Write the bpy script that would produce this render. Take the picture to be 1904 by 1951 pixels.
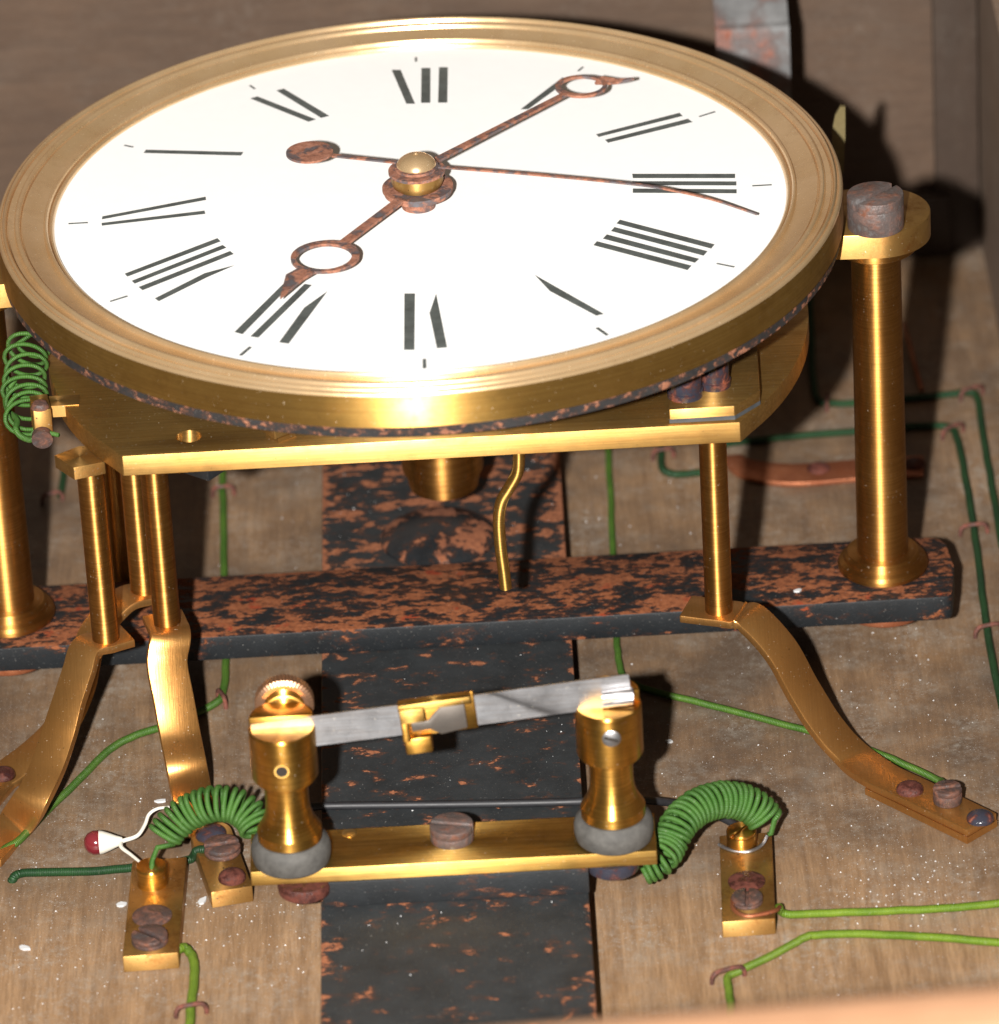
import bpy, bmesh, math, random
from mathutils import Vector, Matrix
random.seed(7)
S = 0.001                      # everything below is written in millimetres
C = bpy.context.scene.collection
for o in list(bpy.data.objects): bpy.data.objects.remove(o)

# ------------------------------------------------------------------ camera
ZD = 123.0                     # dial face above the board
CAM = Vector((20.439, -1325.568, 654.144 + ZD))
FW = Vector((-0.00384371, 0.87356469, -0.48669288))
RT = Vector((0.99847729, -0.0234306, -0.04994114))
UP = Vector((0.05503032, 0.48614374, 0.87214444))
FPX = 11896.2                  # focal length in pixels of a 1904 x 1951 picture
cam = bpy.data.cameras.new('Camera'); camo = bpy.data.objects.new('Camera', cam); C.objects.link(camo)
camo.matrix_world = Matrix(((RT.x, UP.x, -FW.x, CAM.x*S), (RT.y, UP.y, -FW.y, CAM.y*S), (RT.z, UP.z, -FW.z, CAM.z*S), (0, 0, 0, 1)))
cam.sensor_fit = 'HORIZONTAL'; cam.sensor_width = 36; cam.lens = FPX/1904*36
cam.clip_start = 0.05; cam.clip_end = 20
cam.dof.use_dof = True; cam.dof.focus_distance = 1.47; cam.dof.aperture_fstop = 17
sc = bpy.context.scene; sc.camera = camo

# ------------------------------------------------------------------ world and lamps
wd = bpy.data.worlds.new('World'); sc.world = wd; wd.use_nodes = True
bg = wd.node_tree.nodes['Background']; bg.inputs[1].default_value = 1.0
_t = wd.node_tree; _c = _t.nodes.new('ShaderNodeTexCoord'); _s = _t.nodes.new('ShaderNodeSeparateXYZ'); _r = _t.nodes.new('ShaderNodeValToRGB')   # dim room: pale ceiling, darker walls
_t.links.new(_c.outputs['Generated'], _s.inputs[0]); _t.links.new(_s.outputs[2], _r.inputs[0]); _t.links.new(_r.outputs[0], bg.inputs[0])
_r.color_ramp.elements[0].position = 0.0; _r.color_ramp.elements[0].color = (0.030, 0.024, 0.018, 1)
_r.color_ramp.elements[1].position = 0.9; _r.color_ramp.elements[1].color = (0.150, 0.125, 0.098, 1)

def lamp(name, kind, loc, power, col, size, target=None):
    l = bpy.data.lights.new(name, kind); o = bpy.data.objects.new(name, l); C.objects.link(o)
    l.energy = power; l.color = col; o.location = Vector(loc)*S
    if kind == 'POINT': l.shadow_soft_size = size*S
    else: l.shape = 'DISK'; l.size = size*S
    if target: o.rotation_euler = (Vector(target)-Vector(loc)).to_track_quat('-Z', 'Y').to_euler()
    return o
lamp('camera_flash', 'POINT', (-85, -1322, 772), 255, (1.0, 0.97, 0.93), 14)
#lamp('ceiling_lamp', 'AREA', (60, 330, 900), 3.0, (1.0, 0.80, 0.55), 60, (10, -60, 0))

sc.view_settings.view_transform = 'Standard'; sc.view_settings.look = 'None'
sc.cycles.caustics_reflective = False; sc.cycles.caustics_refractive = False
sc.view_settings.exposure = 0; sc.view_settings.gamma = 1; sc.view_settings.use_curve_mapping = False

# ------------------------------------------------------------------ pixel -> place helpers (1904 x 1951 pixels)
def ray(x, y): return FW + RT*((x-952)/FPX) - UP*((y-975.5)/FPX)
def A(x, y, h=0.0):            # the point of that pixel on the level h above the board
    d = ray(x, y); return CAM + d*((h-CAM.z)/d.z)
def V(x, y, Y):                # the point of that pixel at distance Y up the board
    d = ray(x, y); return CAM + d*((Y-CAM.y)/d.y)

# ------------------------------------------------------------------ materials
class NT:
    def __init__(s, name):
        s.m = bpy.data.materials.new(name); s.m.use_nodes = True; s.t = s.m.node_tree; s.n = s.t.nodes; s.l = s.t.links
        s.b = s.n['Principled BSDF']; s.tc = s.n.new('ShaderNodeTexCoord')
    def new(s, k): return s.n.new(k)
    def map(s, scale, uv=False, rot=(0, 0, 0)):
        mp = s.new('ShaderNodeMapping'); s.l.new(s.tc.outputs['UV' if uv else 'Object'], mp.inputs[0])
        k = 1 if uv else 1000
        mp.inputs['Scale'].default_value = [c*k for c in scale]; mp.inputs['Rotation'].default_value = rot
        return mp.outputs[0]
    def noise(s, scale, detail=4, rough=0.55, uv=False, rot=(0, 0, 0), dist=0.0):
        n = s.new('ShaderNodeTexNoise'); s.l.new(s.map(scale, uv, rot), n.inputs['Vector'])
        n.inputs['Scale'].default_value = 1; n.inputs['Detail'].default_value = detail; n.inputs['Roughness'].default_value = rough
        n.inputs['Distortion'].default_value = dist
        return n.outputs['Fac']
    def ramp(s, fac, stops):
        r = s.new('ShaderNodeValToRGB'); s.l.new(fac, r.inputs[0]); e = r.color_ramp.elements
        while len(e) < len(stops): e.new(0.5)
        for q, (p, c) in zip(e, stops):
            q.position = p; q.color = (c, c, c, 1) if not isinstance(c, tuple) else (*c, 1)
        return r.outputs[0]
    def mix(s, f, a, b, mode='MIX'):
        m = s.new('ShaderNodeMix'); m.data_type = 'RGBA'; m.blend_type = mode
        for sock, v in ((m.inputs[0], f), (m.inputs[6], a), (m.inputs[7], b)):
            if hasattr(v, 'is_output'): s.l.new(v, sock)
            elif isinstance(v, tuple): sock.default_value = (*v, 1)
            else: sock.default_value = v
        return m.outputs[2]
    def math(s, op, a, b=0.0, c=None):
        m = s.new('ShaderNodeMath'); m.operation = op
        for sock, v in zip(m.inputs, (a, b, c if c is not None else 0.0)):
            if hasattr(v, 'is_output'): s.l.new(v, sock)
            else: sock.default_value = v
        return m.outputs[0]
    def rng(s, v, lo, hi):
        m = s.new('ShaderNodeMapRange'); s.l.new(v, m.inputs[0]); m.inputs[3].default_value = lo; m.inputs[4].default_value = hi
        return m.outputs[0]
    def set(s, k, v):
        i = s.b.inputs[k]
        if hasattr(v, 'is_output'): s.l.new(v, i)
        elif isinstance(v, tuple): i.default_value = (*v, 1)
        else: i.default_value = v
    def bump(s, h, strength, dist):
        b = s.new('ShaderNodeBump'); b.inputs['Strength'].default_value = strength; b.inputs['Distance'].default_value = dist*S
        s.l.new(h, b.inputs['Height']); s.l.new(b.outputs[0], s.b.inputs['Normal'])
    def normal_z(s):
        g = s.new('ShaderNodeNewGeometry'); x = s.new('ShaderNodeSeparateXYZ'); s.l.new(g.outputs['Normal'], x.inputs[0]); return x.outputs[2]
    def objxyz(s):
        x = s.new('ShaderNodeSeparateXYZ'); s.l.new(s.tc.outputs['Object'], x.inputs[0]); return x.outputs

def metal(name, col, col2, rough, grain=None, gstr=0.0, aniso=0.0, arot=0.0, spots=0.25, axis='Z', met=0.95, streak=None, age=0.35):
    t = NT(name)
    n = t.noise((0.05, 0.05, 0.05), 6, 0.65); f = t.ramp(n, [(0.32, 0.0), (0.68, 1.0)])
    c = t.mix(f, col, col2)
    brown = (col[0]*0.42, col[1]*0.30, col[2]*0.22)
    if streak:                       # drawing and turning marks
        c = t.mix(t.ramp(t.noise(streak, 4, 0.75), [(0.40, age), (0.62, 0.0)]), c, brown)
    tarn = t.ramp(t.noise((0.16, 0.16, 0.16), 7, 0.72), [(0.50, 0.0), (0.72, spots*1.4)])
    c = t.mix(tarn, c, brown)
    pit = t.ramp(t.noise((1.1, 1.1, 1.1), 3, 0.6), [(0.68, 0.0), (0.74, spots*2)])
    c = t.mix(pit, c, (0.05, 0.03, 0.015))
    dust = t.ramp(t.noise((2.2, 2.2, 2.2), 2, 0.5), [(0.715, 0.0), (0.75, 0.7)])
    c = t.mix(dust, c, (0.62, 0.55, 0.44))
    t.set('Base Color', c); t.set('Metallic', t.math('SUBTRACT', met, t.math('MULTIPLY', dust, 0.5)))
    r = t.rng(t.noise((0.2, 0.2, 0.2), 6, 0.65), rough*0.7, rough*1.3)
    t.set('Roughness', t.math('ADD', r, t.math('ADD', t.math('MULTIPLY', dust, 0.4), t.math('MULTIPLY', tarn, 0.25))))
    if aniso:
        t.set('Anisotropic', aniso); t.set('Anisotropic Rotation', arot)
        tg = t.new('ShaderNodeTangent'); tg.direction_type = 'RADIAL'; tg.axis = axis; t.l.new(tg.outputs[0], t.b.inputs['Tangent'])
    if grain:
        t.bump(t.noise(grain, 3, 0.7), gstr, 0.12)
    return t.m

BR = (0.58, 0.305, 0.085); BR2 = (0.43, 0.205, 0.05)
M = {}
M['brass_turned'] = metal('brass_turned', BR, BR2, 0.42, None, 0, 0.92, 0.25, met=0.97, streak=(0.02, 0.02, 2.5), age=0.5)
M['brass_bezel'] = metal('brass_bezel', (0.86, 0.61, 0.35), (0.76, 0.51, 0.26), 0.25, None, 0, 0.3, 0.25, met=0.76, spots=0.15)
M['brass_rim'] = metal('brass_rim', (0.62, 0.375, 0.105), (0.50, 0.285, 0.07), 0.46, None, 0, 0.97, 0.25, met=0.92, spots=0.25, streak=(0.02, 0.02, 3.0))
M['brass_plate'] = metal('brass_plate', (0.64, 0.395, 0.13), (0.50, 0.28, 0.075), 0.46, (0.05, 3.0, 3.0), 0.35, 0.85, 0.25, met=0.90, streak=(0.03, 1.6, 1.6), age=0.4)
M['brass_strap'] = metal('brass_strap', (0.68, 0.355, 0.115), (0.52, 0.25, 0.07), 0.34, (2.6, 0.15, 0.15), 0.3, met=0.92, streak=(2.2, 0.06, 0.06), age=0.15)
M['brass_bright'] = metal('brass_bright', (0.64, 0.41, 0.12), (0.46, 0.27, 0.065), 0.44, (0.1, 2.0, 4.0), 0.25, 0.85, 0.25, met=0.95, streak=(0.06, 1.4, 3.0), age=0.5)
M['brass_block'] = metal('brass_block', (0.54, 0.32, 0.10), (0.32, 0.17, 0.05), 0.42, (1.0, 1.0, 1.0), 0.2, 0.7, 0.25, spots=0.7, met=0.88)
M['brass_post'] = metal('brass_post', (0.76, 0.435, 0.10), (0.58, 0.30, 0.055), 0.33, None, 0, 0.85, 0.25, spots=0.3, met=0.97, streak=(0.05, 0.05, 3.0), age=0.5)
M['brass_rose'] = metal('brass_rose', (0.42, 0.24, 0.14), (0.36, 0.20, 0.12), 0.4, met=0.85)
M['olive_brass'] = metal('olive_brass', (0.20, 0.16, 0.07), (0.13, 0.10, 0.045), 0.6, met=0.6)
M['copper'] = metal('copper', (0.50, 0.19, 0.09), (0.24, 0.08, 0.04), 0.45, spots=0.7, met=0.8)
M['steel'] = metal('steel', (0.50, 0.505, 0.52), (0.38, 0.385, 0.40), 0.40, (0.06, 2.5, 5.0), 0.25, 0.42, 0.25, spots=0.12, met=0.95, streak=(0.06, 2.0, 2.0), age=0.35)
M['steel_grey'] = metal('steel_grey', (0.30, 0.26, 0.23), (0.25, 0.22, 0.19), 0.5, met=0.9)

def rusted(name, lo, hi, black=(0.009, 0.010, 0.011), rust=(0.175, 0.056, 0.021), scale=(0.13, 0.22, 0.22), rough=0.5, side=None, ygrad=None, dust=0.35, wet=0.0, metallic=0.0, fine=0.5, spec=0.35, xedge=None):
    t = NT(name)
    n = t.noise(scale, 8, 0.6, dist=0.3); n2 = t.noise(tuple(k*3.2 for k in scale), 6, 0.65, rot=(0.3, 0.2, 0.4))
    n = t.math('ADD', t.math('MULTIPLY', n, 1-fine*0.5), t.math('MULTIPLY', n2, fine*0.5))
    if side is not None:            # upright faces carry less rust than the faces that lie open to damp
        nz = t.normal_z(); k = t.math('GREATER_THAN', nz, 0.5); n = t.math('SUBTRACT', n, t.math('MULTIPLY', t.math('SUBTRACT', 1.0, k), side))
    if xedge:                       # bare edges rust first
        x = t.math('ABSOLUTE', t.objxyz()[0]); m = t.new('ShaderNodeMapRange'); t.l.new(x, m.inputs[0])
        m.inputs[1].default_value = (xedge-2.2)*S; m.inputs[2].default_value = xedge*S; m.inputs[3].default_value = 0; m.inputs[4].default_value = 0.10
        n = t.math('ADD', n, m.outputs[0])
    if ygrad:                       # rust grows along the bar
        y = t.objxyz()[1]; m = t.new('ShaderNodeMapRange'); t.l.new(y, m.inputs[0])
        m.inputs[1].default_value = ygrad[0]*S; m.inputs[2].default_value = ygrad[1]*S; m.inputs[3].default_value = 0; m.inputs[4].default_value = ygrad[2]
        n = t.math('ADD', n, m.outputs[0])
    f = t.ramp(n, [(lo, 0.0), (hi, 1.0)])
    v = t.ramp(t.noise((0.7, 0.7, 0.7), 6, 0.75), [(0.32, (rust[0]*0.45, rust[1]*0.40, rust[2]*0.4)), (0.52, rust), (0.72, (rust[0]*1.35, rust[1]*1.5, rust[2]*1.7))])
    bl = t.ramp(t.noise((0.09, 0.09, 0.09), 6, 0.75), [(0.3, black), (0.7, tuple(c*2.0 for c in black))])
    c = t.mix(f, bl, v)
    halo = t.ramp(n, [(lo-0.06, 0.0), (lo, 0.45), (hi, 0.0)]); c = t.mix(halo, c, tuple(k*0.35 for k in rust))
    if wet:
        wf = t.ramp(t.noise((0.16, 0.16, 0.16), 5, 0.6), [(0.60, 0.0), (0.70, wet)])
        c = t.mix(t.math('MULTIPLY', wf, f), c, (0.20, 0.020, 0.004))
    d = t.ramp(t.noise((1.7, 1.7, 1.7), 3, 0.65), [(0.65, 0.0), (0.74, dust)])
    c = t.mix(d, c, (0.36, 0.34, 0.31))
    t.set('Base Color', c); t.set('Metallic', metallic); t.set('Specular IOR Level', spec)
    t.set('Roughness', t.rng(f, rough, 0.9))
    t.bump(t.math('ADD', t.math('MULTIPLY', f, 1.0), t.math('MULTIPLY', t.noise((1.4, 1.4, 1.4), 5, 0.75), 0.6)), 0.45, 0.3)
    return t.m
M['iron_cross'] = rusted('iron_cross', 0.497, 0.520, fine=0.8, black=(0.006, 0.007, 0.008), spec=0.25, side=0.10, wet=0.8, scale=(0.12, 0.24, 0.24))
M['iron_upright'] = rusted('iron_upright', 0.606, 0.621, black=(0.014, 0.0155, 0.0165), scale=(0.16, 0.25, 0.25), rust=(0.26, 0.092, 0.04), side=0.0, ygrad=(20, 60, 0.085), dust=0.6, fine=0.45, xedge=30.5)
M['iron_spacer'] = rusted('iron_spacer', 0.60, 0.63, scale=(0.1, 0.3, 0.3))
M['iron_dome'] = rusted('iron_dome', 0.53, 0.56, rough=0.12, spec=0.5, scale=(0.15, 0.15, 0.15), dust=0.1)
M['iron_disc'] = rusted('iron_disc', 0.53, 0.57, scale=(0.35, 0.35, 0.5), rust=(0.24, 0.095, 0.05), black=(0.016, 0.015, 0.015))
M['hand'] = rusted('hand', 0.45, 0.52, scale=(0.2, 0.2, 0.2), rust=(0.27, 0.115, 0.07), black=(0.065, 0.06, 0.065), dust=0.0, fine=0.6)
M['screw_rust'] = rusted('screw_rust', 0.42, 0.60, scale=(0.35, 0.35, 0.35), rust=(0.13, 0.05, 0.028), black=(0.04, 0.034, 0.034), rough=0.3)
M['screw_top'] = rusted('screw_top', 0.44, 0.62, scale=(0.25, 0.25, 0.25), rust=(0.16, 0.065, 0.038), black=(0.10, 0.092, 0.09), rough=0.35, metallic=0.3)
M['screw_red'] = rusted('screw_red', 0.40, 0.55, scale=(0.3, 0.3, 0.3), rust=(0.095, 0.024, 0.014), black=(0.022, 0.009, 0.009), rough=0.15, dust=0.1)
M['screw_blue'] = rusted('screw_blue', 0.52, 0.62, scale=(0.25, 0.25, 0.25), rust=(0.2, 0.05, 0.02), black=(0.018, 0.018, 0.025), rough=0.12, dust=0.05)
M['staple'] = rusted('staple', 0.40, 0.6, scale=(0.4, 0.4, 0.4), rust=(0.15, 0.045, 0.028), black=(0.05, 0.025, 0.02), rough=0.5, dust=0.1)
M['strap_steel'] = rusted('strap_steel', 0.50, 0.60, scale=(0.05, 0.07, 0.05), rust=(0.22, 0.08, 0.05), black=(0.09, 0.09, 0.09), rough=0.4)

def wood(name, a, b, dirt, grain, dirtamt, dust, rough=0.5, front_light=None):
    t = NT(name)
    g = t.noise(grain, 7, 0.65, dist=0.4); c = t.ramp(g, [(0.28, a), (0.72, b)])
    fine = t.noise(tuple(k*5 for k in grain), 4, 0.7); c = t.mix(t.ramp(fine, [(0.35, 0.45), (0.6, 0.0)]), c, tuple(k*0.6 for k in a))
    dn = t.noise((0.02, 0.02, 0.02), 7, 0.68); dm_ = t.ramp(dn, [(0.34, 0.25), (0.62, dirtamt)])
    if front_light:                       # settled grime, thinned at the front to paint in the brighter light there
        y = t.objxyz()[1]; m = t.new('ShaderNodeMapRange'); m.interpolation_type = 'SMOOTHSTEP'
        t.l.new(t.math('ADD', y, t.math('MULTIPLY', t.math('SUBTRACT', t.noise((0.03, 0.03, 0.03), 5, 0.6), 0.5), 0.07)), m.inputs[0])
        m.inputs[1].default_value = front_light[0]*S; m.inputs[2].default_value = front_light[1]*S; m.inputs[3].default_value = front_light[2]; m.inputs[4].default_value = 1
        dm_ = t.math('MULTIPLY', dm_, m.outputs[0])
    c = t.mix(dm_, c, dirt)
    cl_ = t.ramp(t.noise((0.035, 0.035, 0.035), 5, 0.65, rot=(0, 0, 2)), [(0.46, 0.0), (0.66, 1.0)])
    gd = t.ramp(t.noise((0.38, 0.38, 0.38), 6, 0.75), [(0.46, 0.0), (0.70, dust)]); c = t.mix(t.math('MULTIPLY', gd, cl_), c, (0.33, 0.31, 0.27))
    bt = t.ramp(t.noise((0.045, 0.06, 0.05), 8, 0.72, rot=(0, 0, 0.6)), [(0.50, 0.0), (0.66, dust*0.55)]); c = t.mix(t.math('MULTIPLY', bt, t.ramp(t.noise((0.6, 0.6, 0.6), 5, 0.75), [(0.3, 0.25), (0.65, 1.0)])), c, (0.27, 0.25, 0.21))
    sp = t.noise((2.0, 2.0, 2.0), 3, 0.7); c = t.mix(t.math('MULTIPLY', t.ramp(sp, [(0.62, 0.0), (0.70, min(1, dust*1.5))]), t.rng(cl_, 0.45, 1.0)), c, (0.62, 0.60, 0.57))
    sp2 = t.noise((0.9, 0.9, 0.9), 4, 0.6, rot=(0, 0, 1)); c = t.mix(t.ramp(sp2, [(0.69, 0.0), (0.74, 0.75)]), c, (0.03, 0.018, 0.01))
    t.set('Base Color', c); t.set('Roughness', t.rng(dn, rough*0.8, rough*1.3)); t.set('Specular IOR Level', 0.4)
    t.bump(t.math('ADD', fine, t.math('MULTIPLY', sp, 0.8)), 0.3, 0.25)
    return t.m
M['wood_board'] = wood('wood_board', (0.18, 0.100, 0.049), (0.38, 0.235, 0.127), (0.074, 0.050, 0.034), (0.30, 0.022, 0.1), 0.93, 0.62, front_light=(-135, -85, 0.12))
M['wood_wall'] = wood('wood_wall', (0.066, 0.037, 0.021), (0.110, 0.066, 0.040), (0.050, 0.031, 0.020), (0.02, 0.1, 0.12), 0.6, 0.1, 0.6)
M['wood_side'] = wood('wood_side', (0.19, 0.12, 0.08), (0.28, 0.19, 0.13), (0.12, 0.085, 0.06), (0.1, 0.02, 0.1), 0.5, 0.4, 0.6)
M['wood_dark'] = wood('wood_dark', (0.03, 0.02, 0.014), (0.05, 0.034, 0.024), (0.05, 0.03, 0.02), (0.1, 0.1, 0.02), 0.5, 0.1, 0.6)
M['wood_near'] = wood('wood_near', (0.36, 0.19, 0.10), (0.46, 0.26, 0.15), (0.3, 0.16, 0.09), (0.02, 0.15, 0.15), 0.3, 0.05, 0.55)

def silk(name, a, b, worn=0.3):
    t = NT(name)
    w = t.new('ShaderNodeTexWave'); w.wave_type = 'BANDS'; w.bands_direction = 'X'
    t.l.new(t.map((0.75, 1.0, 1), True), w.inputs['Vector']); w.inputs['Scale'].default_value = 1.0; w.inputs['Distortion'].default_value = 1.6; w.inputs['Detail'].default_value = 2
    w.inputs['Detail Scale'].default_value = 2
    n = t.noise((0.12, 0.12, 0.12), 5, 0.6); c = t.mix(t.ramp(n, [(0.32, 0.0), (0.68, 1.0)]), a, b)
    c = t.mix(t.math('MULTIPLY', t.math('SUBTRACT', 1.0, w.outputs['Fac']), 0.65), c, tuple(k*0.35 for k in a))
    d = t.ramp(t.noise((1.2, 1.2, 1.2), 3, 0.7), [(0.62, 0.0), (0.8, worn)]); c = t.mix(d, c, (0.45, 0.44, 0.34))
    t.set('Base Color', c); t.set('Roughness', 0.5); t.set('Specular IOR Level', 0.35)
    t.bump(w.outputs['Fac'], 0.9, 0.12)
    return t.m
M['silk_bright'] = silk('silk_bright', (0.035, 0.10, 0.010), (0.085, 0.17, 0.018))
M['silk_coil'] = silk('silk_coil', (0.038, 0.115, 0.016), (0.070, 0.17, 0.03), 0.3)
M['silk_dark'] = silk('silk_dark', (0.006, 0.032, 0.010), (0.014, 0.055, 0.014), 0.15)
M['silk_lime'] = silk('silk_lime', (0.085, 0.16, 0.010), (0.17, 0.25, 0.02))

def plain(name, col, rough, var=0.15, spec=0.5, coat=0.0):
    t = NT(name); n = t.noise((0.3, 0.3, 0.3), 6, 0.65)
    t.set('Base Color', t.ramp(n, [(0.3, tuple(c*(1-var) for c in col)), (0.7, tuple(min(1, c*(1+var)) for c in col))]))
    t.set('Roughness', t.rng(n, rough*0.8, rough*1.2)); t.set('Specular IOR Level', spec); t.set('Coat Weight', coat)
    t.bump(t.noise((1.5, 1.5, 1.5), 4, 0.6), 0.15, 0.12)
    return t.m
M['enamel'] = plain('enamel', (0.86, 0.86, 0.85), 0.35, 0.01, 0.4)
M['ink'] = plain('ink', (0.075, 0.084, 0.08), 0.4, 0.3, 0.3)
M['rubber'] = plain('rubber', (0.07, 0.066, 0.06), 0.7, 0.35, 0.3)
M['cable'] = plain('cable', (0.012, 0.012, 0.014), 0.55, 0.2)
M['bead_red'] = plain('bead_red', (0.13, 0.014, 0.018), 0.15, 0.1, 0.5, 0.6)
M['white_paint'] = plain('white_paint', (0.62, 0.58, 0.50), 0.4, 0.08)
M['flake'] = plain('flake', (0.5, 0.5, 0.5), 0.6, 0.05)
M['fibre'] = plain('fibre', (0.05, 0.055, 0.06), 0.5, 0.2)
M['rivet'] = metal('rivet', (0.80, 0.55, 0.2), (0.7, 0.45, 0.15), 0.3)
M['hole_shade'] = plain('hole_shade', (0.02, 0.014, 0.01), 0.8, 0.2)  # near-black colour painted in for the shade inside hole and slot

# ------------------------------------------------------------------ object helpers
WL = {}
def thing(name, label, cat, loc, group=None):
    o = bpy.data.objects.new(name, None); C.objects.link(o); o.empty_display_size = 0.01
    o.location = Vector(loc)*S; WL[o] = Vector(loc); o['label'] = label; o['category'] = cat
    if group: o['group'] = group
    return o
def mesh(name, bm, mat, parent=None, loc=None, bevel=0.0, seg=2, ang=35, label=None, cat=None, group=None, kind=None):
    bmesh.ops.remove_doubles(bm, verts=bm.verts, dist=1e-4)
    bmesh.ops.recalc_face_normals(bm, faces=bm.faces)
    if bevel:
        es = [e for e in bm.edges if len(e.link_faces) == 2 and e.calc_face_angle(0) > math.radians(28)]
        if es: bmesh.ops.bevel(bm, geom=es, offset=bevel, segments=seg, profile=0.5, affect='EDGES', clamp_overlap=True)
    w = WL[parent] if parent else Vector(loc or (0, 0, 0))
    for v in bm.verts: v.co = (v.co - w)*S
    me = bpy.data.meshes.new(name); bm.to_mesh(me); bm.free()
    me.shade_smooth(); me.set_sharp_from_angle(angle=math.radians(ang))
    me.materials.append(M[mat])
    o = bpy.data.objects.new(name, me); C.objects.link(o); WL[o] = w
    if parent: o.parent = parent
    else: o.location = w*S
    if label: o['label'] = label
    if cat: o['category'] = cat
    if group: o['group'] = group
    if kind: o['kind'] = kind
    return o
def BM(): return bmesh.new()
def box(bm, c, size, rot=0.0, axis='Z'):
    m = Matrix.Translation(Vector(c)) @ Matrix.Rotation(rot, 4, axis) @ Matrix.Diagonal((*size, 1))
    bmesh.ops.create_cube(bm, size=1, matrix=m); return bm
def prism(bm, poly, z0, z1, holes=()):
    """extrude a flat outline (with round holes) between two levels"""
    loops = [poly] + [h for h in holes]
    ed = []; vs = []
    for lp in loops:
        v = [bm.verts.new((p[0], p[1], z1)) for p in lp]; vs.append(v)
        ed += [bm.edges.new((v[i], v[(i+1) % len(v)])) for i in range(len(v))]
    bmesh.ops.triangle_fill(bm, use_beauty=True, use_dissolve=True, edges=ed)
    top = [f for f in bm.faces if all(abs(v.co.z-z1) < 1e-6 for v in f.verts)]
    low = []
    for v in vs: low.append([bm.verts.new((a.co.x, a.co.y, z0)) for a in v])
    mp = {a: b for x, y in zip(vs, low) for a, b in zip(x, y)}
    for f in top:
        try: bm.faces.new([mp[v] for v in reversed(f.verts)])
        except Exception: pass
    for x, y in zip(vs, low):
        for i in range(len(x)):
            j = (i+1) % len(x); bm.faces.new((x[i], x[j], y[j], y[i]))
    return bm
def circ(cx, cy, r, n=32, a0=0.0): return [(cx+r*math.cos(a0+2*math.pi*i/n), cy+r*math.sin(a0+2*math.pi*i/n)) for i in range(n)]
def lathe(bm, prof, c=(0, 0, 0), n=48, axis=(0, 0, 1)):
    q = Vector((0, 0, 1)).rotation_difference(Vector(axis)); c = Vector(c); rings = []
    for r, z in prof:
        if r < 1e-6: rings.append([bm.verts.new(c + q @ Vector((0, 0, z)))])
        else: rings.append([bm.verts.new(c + q @ Vector((r*math.cos(2*math.pi*i/n), r*math.sin(2*math.pi*i/n), z))) for i in range(n)])
    for a, b in zip(rings, rings[1:]):
        for i in range(n):
            j = (i+1) % n
            if len(a) == 1 and len(b) == 1: continue
            if len(a) == 1: bm.faces.new((a[0], b[i], b[j]))
            elif len(b) == 1: bm.faces.new((a[i], a[j], b[0]))
            else: bm.faces.new((a[i], a[j], b[j], b[i]))
    return bm
def smooth_path(pts, per=8):
    p = [Vector(q) for q in pts]
    if len(p) < 3: return p
    out = []
    for i in range(len(p)-1):
        p0 = p[i-1] if i else p[0]*2-p[1]; p1, p2 = p[i], p[i+1]; p3 = p[i+2] if i+2 < len(p) else p[-1]*2-p[-2]
        d = max(1e-6, (p2-p1).length)
        for k in range(per):
            t = k/per
            out.append(0.5*((2*p1)+(p2-p0)*t+(2*p0-5*p1+4*p2-p3)*t*t+(3*p1-p0-3*p2+p3)*t**3))
    out.append(p[-1]); return out
def frames(p, up=Vector((0, 0, 1))):
    T = [(p[min(i+1, len(p)-1)]-p[max(i-1, 0)]).normalized() for i in range(len(p))]
    n = up - T[0]*up.dot(T[0])
    if n.length < 1e-3: n = Vector((1, 0, 0)) - T[0]*T[0].x
    n.normalize(); out = []
    for i, t in enumerate(T):
        n = (n - t*n.dot(t)).normalized(); out.append((t, n, t.cross(n)))
    return out
def tube(bm, pts, r, n=10, smooth=True, per=8, wob=0.0, taper=None):
    p = smooth_path(pts, per) if smooth else [Vector(q) for q in pts]
    uv = bm.loops.layers.uv.verify(); rings = []; L = 0.0; Ls = []
    for i, (t, a, b) in enumerate(frames(p)):
        if i: L += (p[i]-p[i-1]).length
        Ls.append(L); rr = r*(taper(i/(len(p)-1)) if taper else 1)
        off = Vector((random.uniform(-wob, wob), random.uniform(-wob, wob), 0))
        rings.append([bm.verts.new(p[i]+off+(a*math.cos(2*math.pi*k/n)+b*math.sin(2*math.pi*k/n))*rr) for k in range(n)])
    for i in range(len(rings)-1):
        for k in range(n):
            j = (k+1) % n; f = bm.faces.new((rings[i][k], rings[i][j], rings[i+1][j], rings[i+1][k]))
            for lp, (u, v) in zip(f.loops, ((Ls[i], k/n), (Ls[i], (k+1)/n), (Ls[i+1], (k+1)/n), (Ls[i+1], k/n))): lp[uv].uv = (u, v)
    bm.faces.new(rings[0][::-1]); bm.faces.new(rings[-1]); return bm
def helix(center, R, turns, per=18, phase=0.0, jit=0.0, up=Vector((0, 0, 1)), spread=None):
    c = smooth_path(center, 24); L = [0.0]
    for i in range(1, len(c)): L.append(L[-1]+(c[i]-c[i-1]).length)
    fr = frames(c, up); out = []; N = int(turns*per); i = 0
    for k in range(N+1):
        s = k/N
        if spread: s = spread(s)
        s *= L[-1]
        while i < len(L)-2 and L[i+1] < s: i += 1
        while i > 0 and L[i] > s: i -= 1
        f = (s-L[i])/max(1e-6, L[i+1]-L[i]); q = c[i].lerp(c[i+1], f); t, a, b = fr[i]
        an = phase+2*math.pi*k/per; rr = R*(1+jit*math.sin(k*0.37+1.3*math.sin(k*0.11)))
        out.append(q+(a*math.cos(an)+b*math.sin(an))*rr)
    return out
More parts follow.
